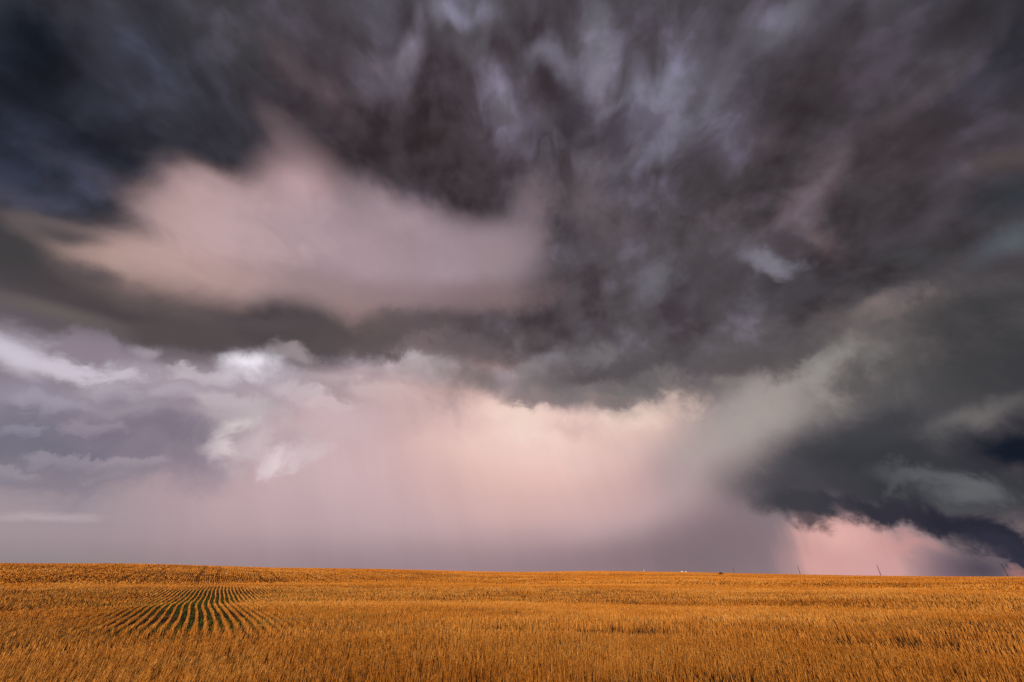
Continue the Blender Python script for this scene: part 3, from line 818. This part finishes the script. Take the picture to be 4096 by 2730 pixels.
# ------------------------------------------------------------------ loose straw and green regrowth
def loose_straw():
    rng = np.random.default_rng(77)
    x, y = scatter(rng, 90000, 5.5, 26.0)
    n = len(x)
    band = 0.5 * value_noise(x * 0.25, y * 0.8, 41) + 0.5 * value_noise(x * 0.9, y * 0.9, 42)
    keep = rng.uniform(0, 1, n) < smooth(0.54, 0.80, band) * 0.50 + 0.02
    x, y = x[keep], y[keep]
    n = len(x)
    L = rng.uniform(0.06, 0.17, n)
    an, up = rng.uniform(0, 2 * math.pi, n), rng.normal(0.05, 0.22, n)
    z = land(x, y) + rng.uniform(0.015, 0.10, n) + np.abs(np.sin(up)) * L
    dx, dy, dz = np.cos(an) * np.cos(up) * L, np.sin(an) * np.cos(up) * L, np.sin(up) * L
    w = rng.uniform(0.0035, 0.0065, n) / 2
    c, dv = np.stack([x, y, z], -1), np.stack([dx, dy, dz], -1)
    side = np.stack([-np.sin(an) * w, np.cos(an) * w, np.zeros(n)], -1)
    upv = np.stack([np.zeros(n), np.zeros(n), w], -1)
    vts = np.stack([c - dv - side, c + dv - side, c + dv + upv, c - dv + upv, c - dv + side, c + dv + side], 1).reshape(-1, 3)
    b = np.arange(n)[:, None] * 6
    fcs = np.stack([b + np.array([[0, 1, 2, 3]]), b + np.array([[3, 2, 5, 4]])], 1).reshape(-1, 4)
    me = mesh_from_arrays('loose_straw', vts, fcs, np.repeat(np.clip(rng.normal(0.58, 0.22, n), 0, 1), 6))
    link('loose_straw', me, LITTER, label='loose broken straw lying between the standing stubble in the near field', category='straw', kind='stuff')


def regrowth():
    rng = np.random.default_rng(99)
    x, y = scatter(rng, 1500000, 9.0, 66.0)
    u, v = to_rows(x, y)
    v = (np.floor(v / ROW) + 0.5) * ROW + rng.normal(0, 0.035, len(x))
    x, y = from_rows(u, v)
    pt = in_patch(x, y)
    az = np.degrees(np.arctan2(x, y))
    clump = 0.6 * value_noise(x * 0.28 + 7, y * 0.28, 51) + 0.4 * value_noise(x * 1.1, y * 1.1, 52)
    side = np.exp(-((az + 22) / 22) ** 2) * (1 - smooth(34, 46, np.hypot(x, y)))
    p = np.clip(smooth(0.36, 0.56, clump) * pt * np.exp(-((az + 29) / 13) ** 2) * 0.24 + smooth(0.60, 0.74, clump) * side * 0.30, 0, 1)
    keep = rng.uniform(0, 1, len(x)) < p
    x, y = x[keep], y[keep]
    n = len(x)
    z = land(x, y)
    h = rng.uniform(0.05, 0.12, n)
    wd = rng.uniform(0.008, 0.016, n)
    yaw, lean, la = rng.uniform(0, 2 * math.pi, n), rng.normal(0, 0.5, n), rng.uniform(0, 2 * math.pi, n)
    off = np.stack([np.cos(yaw) * wd / 2, np.sin(yaw) * wd / 2, np.zeros(n)], -1)
    base = np.stack([x, y, z - 0.01], -1)
    top = base + np.stack([h * np.sin(lean) * np.cos(la), h * np.sin(lean) * np.sin(la), h * np.cos(lean)], -1)
    vts = np.stack([base - off, base + off, top + off * 0.3, top - off * 0.3], 1).reshape(-1, 3)
    me = mesh_from_arrays('green_regrowth', vts, np.arange(n * 4).reshape(-1, 4), np.repeat(rng.uniform(0.2, 0.9, n), 4))
    link('green_regrowth', me, GREEN, label='dark green regrowth in the furrows between the straw rows', category='weeds', kind='stuff')
    print('regrowth blades', n)


loose_straw()
regrowth()


# ------------------------------------------------------------------ things on the skyline
def lathe(bm, profile, seg, cx=0.0, cy=0.0):
    rings = []
    for rad, z in profile:
        rings.append([bm.verts.new((cx + rad * math.cos(2 * math.pi * k / seg), cy + rad * math.sin(2 * math.pi * k / seg), z)) for k in range(seg)])
    for a, b in zip(rings, rings[1:]):
        for k in range(seg):
            bm.faces.new((a[k], a[(k + 1) % seg], b[(k + 1) % seg], b[k]))
    bm.faces.new(list(reversed(rings[0])))
    bm.faces.new(rings[-1])


def box(bm, x0, x1, y0, y1, z0, z1):
    v = [bm.verts.new(p) for p in ((x0, y0, z0), (x1, y0, z0), (x1, y1, z0), (x0, y1, z0), (x0, y0, z1), (x1, y0, z1), (x1, y1, z1), (x0, y1, z1))]
    for q in ((3, 2, 1, 0), (4, 5, 6, 7), (0, 1, 5, 4), (1, 2, 6, 5), (2, 3, 7, 6), (3, 0, 4, 7)):
        bm.faces.new([v[k] for k in q])


def from_bm(name, bm, mat, parent, **props):
    me = bpy.data.meshes.new(name)
    bm.to_mesh(me)
    bm.free()
    return link(name, me, mat, parent, **props)


def root(name, loc, label, category, group=None):
    o = bpy.data.objects.new(name, None)
    coll.objects.link(o)
    o.location = loc
    o['label'], o['category'] = label, category
    if group:
        o['group'] = group
    return o


WOOD = plain('weathered_pole_wood', (0.055, 0.042, 0.040), 0.85)
PALE = plain('bleached_post_wood', (0.55, 0.50, 0.47), 0.8)
CERAMIC = plain('insulator_ceramic', (0.45, 0.42, 0.42), 0.3)
STEEL = plain('galvanised_steel', (0.62, 0.61, 0.62), 0.45, 0.3, 0.12)
WHITE = plain('white_roof_sheet', (0.80, 0.78, 0.78), 0.5, 0.0, 0.06)


def utility_pole(az, dist, above, radius, label):
    """above = how far the top stands over the eye"""
    a = math.radians(az)
    x, y = dist * math.sin(a), dist * math.cos(a)
    z = float(land(x, y))
    h = EYE + above - z
    o = root('utility_pole', (x, y, z), label, 'pole', 'utility poles along the skyline')
    bm = bmesh.new()
    lathe(bm, [(radius, -0.6), (radius * 0.95, h * 0.3), (radius * 0.8, h * 0.75), (radius * 0.68, h - 0.25)], 12)
    from_bm('shaft', bm, WOOD, o)
    bm = bmesh.new()
    lathe(bm, [(0.05, h - 0.25), (0.05, h - 0.18), (0.14, h - 0.16), (0.15, h - 0.10), (0.08, h - 0.06), (0.13, h - 0.04), (0.10, h)], 10)
    from_bm('insulator', bm, CERAMIC, o)
    bm = bmesh.new()
    lathe(bm, [(radius * 0.96 + 0.012, h * 0.10), (radius * 0.95 + 0.012, h * 0.15)], 12)
    from_bm('marker_band', bm, CERAMIC, o)
    return o


for spec in (
        (46.8, 445, 7.3, 0.27, 'tall leaning dark utility pole, rightmost on the horizon'),
        (38.4, 500, 7.7, 0.26, 'dark utility pole, second from the right end of the pole line'),
        (31.8, 570, 8.9, 0.26, 'dark utility pole before the pink rain gap, at its left edge'),
        (25.6, 640, 9.5, 0.25, 'dark utility pole between the white grain bins and the pink rain gap'),
        (20.3, 760, 9.9, 0.25, 'dark utility pole rising right behind the two white grain bins'),
        (17.7, 860, 8.3, 0.20, 'short dark utility pole just left of the white grain bins'),
        (12.15, 980, 9.9, 0.24, 'tiny dark utility pole, leftmost of the close pair'),
        (12.75, 960, 9.9, 0.24, 'tiny dark utility pole, rightmost of the close pair')):
    utility_pole(*spec)


def post(az, dist, above, radius, label):
    a = math.radians(az)
    x, y = dist * math.sin(a), dist * math.cos(a)
    z = float(land(x, y))
    h = EYE + above - z
    o = root('pale_post', (x, y, z), label, 'post', 'pale posts on the skyline')
    bm = bmesh.new()
    lathe(bm, [(radius, -0.5), (radius * 0.97, h * 0.5), (radius * 0.9, h - 0.05), (radius * 0.75, h)], 10)
    from_bm('shaft', bm, PALE, o)
    bm = bmesh.new()
    box(bm, -0.05, 0.05, -radius - 0.05, -radius + 0.02, h * 0.80, h * 0.80 + 0.12)
    from_bm('cleat', bm, WOOD, o)


post(15.9, 520, 5.6, 0.24, 'thick pale post on the skyline left of the short dark pole')
post(5.9, 420, 3.3, 0.10, 'thin pale post far left of the pole pair on the skyline')


def grain_bin(az, dist, peak, rad, label):
    a = math.radians(az)
    x, y = dist * math.sin(a), dist * math.cos(a)
    z = float(land(x, y))
    h = EYE + peak - z
    wall = h - rad * 0.62 - 0.2
    o = root('grain_bin', (x, y, z), label, 'grain bin', 'white grain bins on the skyline')
    bm = bmesh.new()
    prof = [(rad, -0.4)]
    for k in range(int(wall / 0.11)):
        prof += [(rad + (0.02 if k % 2 else 0.0), k * 0.11)]
    prof.append((rad, wall))
    lathe(bm, prof, 32)
    w = from_bm('wall', bm, STEEL, o)
    bm = bmesh.new()
    box(bm, -0.35, 0.35, -rad - 0.06, -rad + 0.1, 0.25, min(1.9, wall * 0.9))
    from_bm('door', bm, WHITE, w)
    bm = bmesh.new()
    lathe(bm, [(rad + 0.12, wall - 0.02), (rad + 0.12, wall + 0.05), (0.35, h - 0.24), (0.33, h - 0.22)], 32)
    rf = from_bm('roof', bm, WHITE, o)
    bm = bmesh.new()
    lathe(bm, [(0.30, h - 0.25), (0.30, h - 0.10), (0.36, h - 0.08), (0.05, h)], 16)
    from_bm('roof_cap', bm, STEEL, rf)
    for k in range(12):
        t = 2 * math.pi * k / 12
        bm = bmesh.new()
        p0, p1 = Vector(((rad + 0.1) * math.cos(t), (rad + 0.1) * math.sin(t), wall + 0.05)), Vector((0.36 * math.cos(t), 0.36 * math.sin(t), h - 0.22))
        s = Vector((-math.sin(t), math.cos(t), 0)) * 0.03
        up = Vector((0, 0, 0.06))
        q = [bm.verts.new(c) for c in (p0 - s, p0 + s, p1 + s, p1 - s, p0 + up, p1 + up)]
        bm.faces.new((q[0], q[4], q[5], q[3]))
        bm.faces.new((q[4], q[1], q[2], q[5]))
        bm.faces.new((q[0], q[1], q[4]))
        bm.faces.new((q[3], q[5], q[2]))
        from_bm('roof_rib', bm, WHITE, rf)


grain_bin(20.15, 690, 5.25, 2.6, 'larger white cone-roofed grain bin peeping over the crest')
grain_bin(20.55, 720, 5.0, 1.9, 'smaller white cone-roofed grain bin beside the larger one')


def weed_clump():
    a = math.radians(24.2)
    cx, cy = 150 * math.sin(a), 150 * math.cos(a)
    cz = float(land(cx, cy))
    o = root('weed_clump', (cx, cy, cz), 'brown dried weed clump standing out of the far stubble', 'weed')
    rng = np.random.default_rng(5)
    n = 420
    an, out = rng.uniform(0, 2 * math.pi, n), np.abs(rng.normal(0, 0.5, n))
    h = rng.uniform(0.25, 0.75, n) * np.clip(1.15 - out * 0.7, 0.3, 1)
    bx, by = out * 0.5 * np.cos(an), out * 0.5 * np.sin(an)
    tx, ty = bx + 0.45 * out * np.cos(an) + rng.normal(0, 0.08, n), by + 0.45 * out * np.sin(an) + rng.normal(0, 0.08, n)
    yaw = rng.uniform(0, 2 * math.pi, n)
    off = np.stack([np.cos(yaw), np.sin(yaw), np.zeros(n)], -1) * 0.018
    base, top = np.stack([bx, by, np.full(n, -0.02)], -1), np.stack([tx, ty, h], -1)
    vts = np.stack([base - off, base + off, top + off, top - off], 1).reshape(-1, 3)
    me = mesh_from_arrays('stems', vts, np.arange(n * 4).reshape(-1, 4), np.repeat(rng.uniform(0, 1, n), 4))
    link('stems', me, WEED, o)
    m = 500
    k = rng.integers(0, n, m)
    t = rng.uniform(0.45, 1.0, m)[:, None]
    c = base[k] * (1 - t) + top[k] * t
    d1, d2 = rng.normal(0, 0.035, (m, 3)), rng.normal(0, 0.035, (m, 3))
    vts = np.stack([c, c + d1, c + d1 + d2, c + d2], 1).reshape(-1, 3)
    me = mesh_from_arrays('leaves', vts, np.arange(m * 4).reshape(-1, 4), np.repeat(rng.uniform(0, 1, m), 4))
    link('leaves', me, WEED, o)


weed_clump()
print('triangles', sum(sum(len(p.vertices) - 2 for p in o.data.polygons) if len(o.data.polygons) < 50000 else 2 * len(o.data.polygons) for o in scene.objects if o.type == 'MESH'))
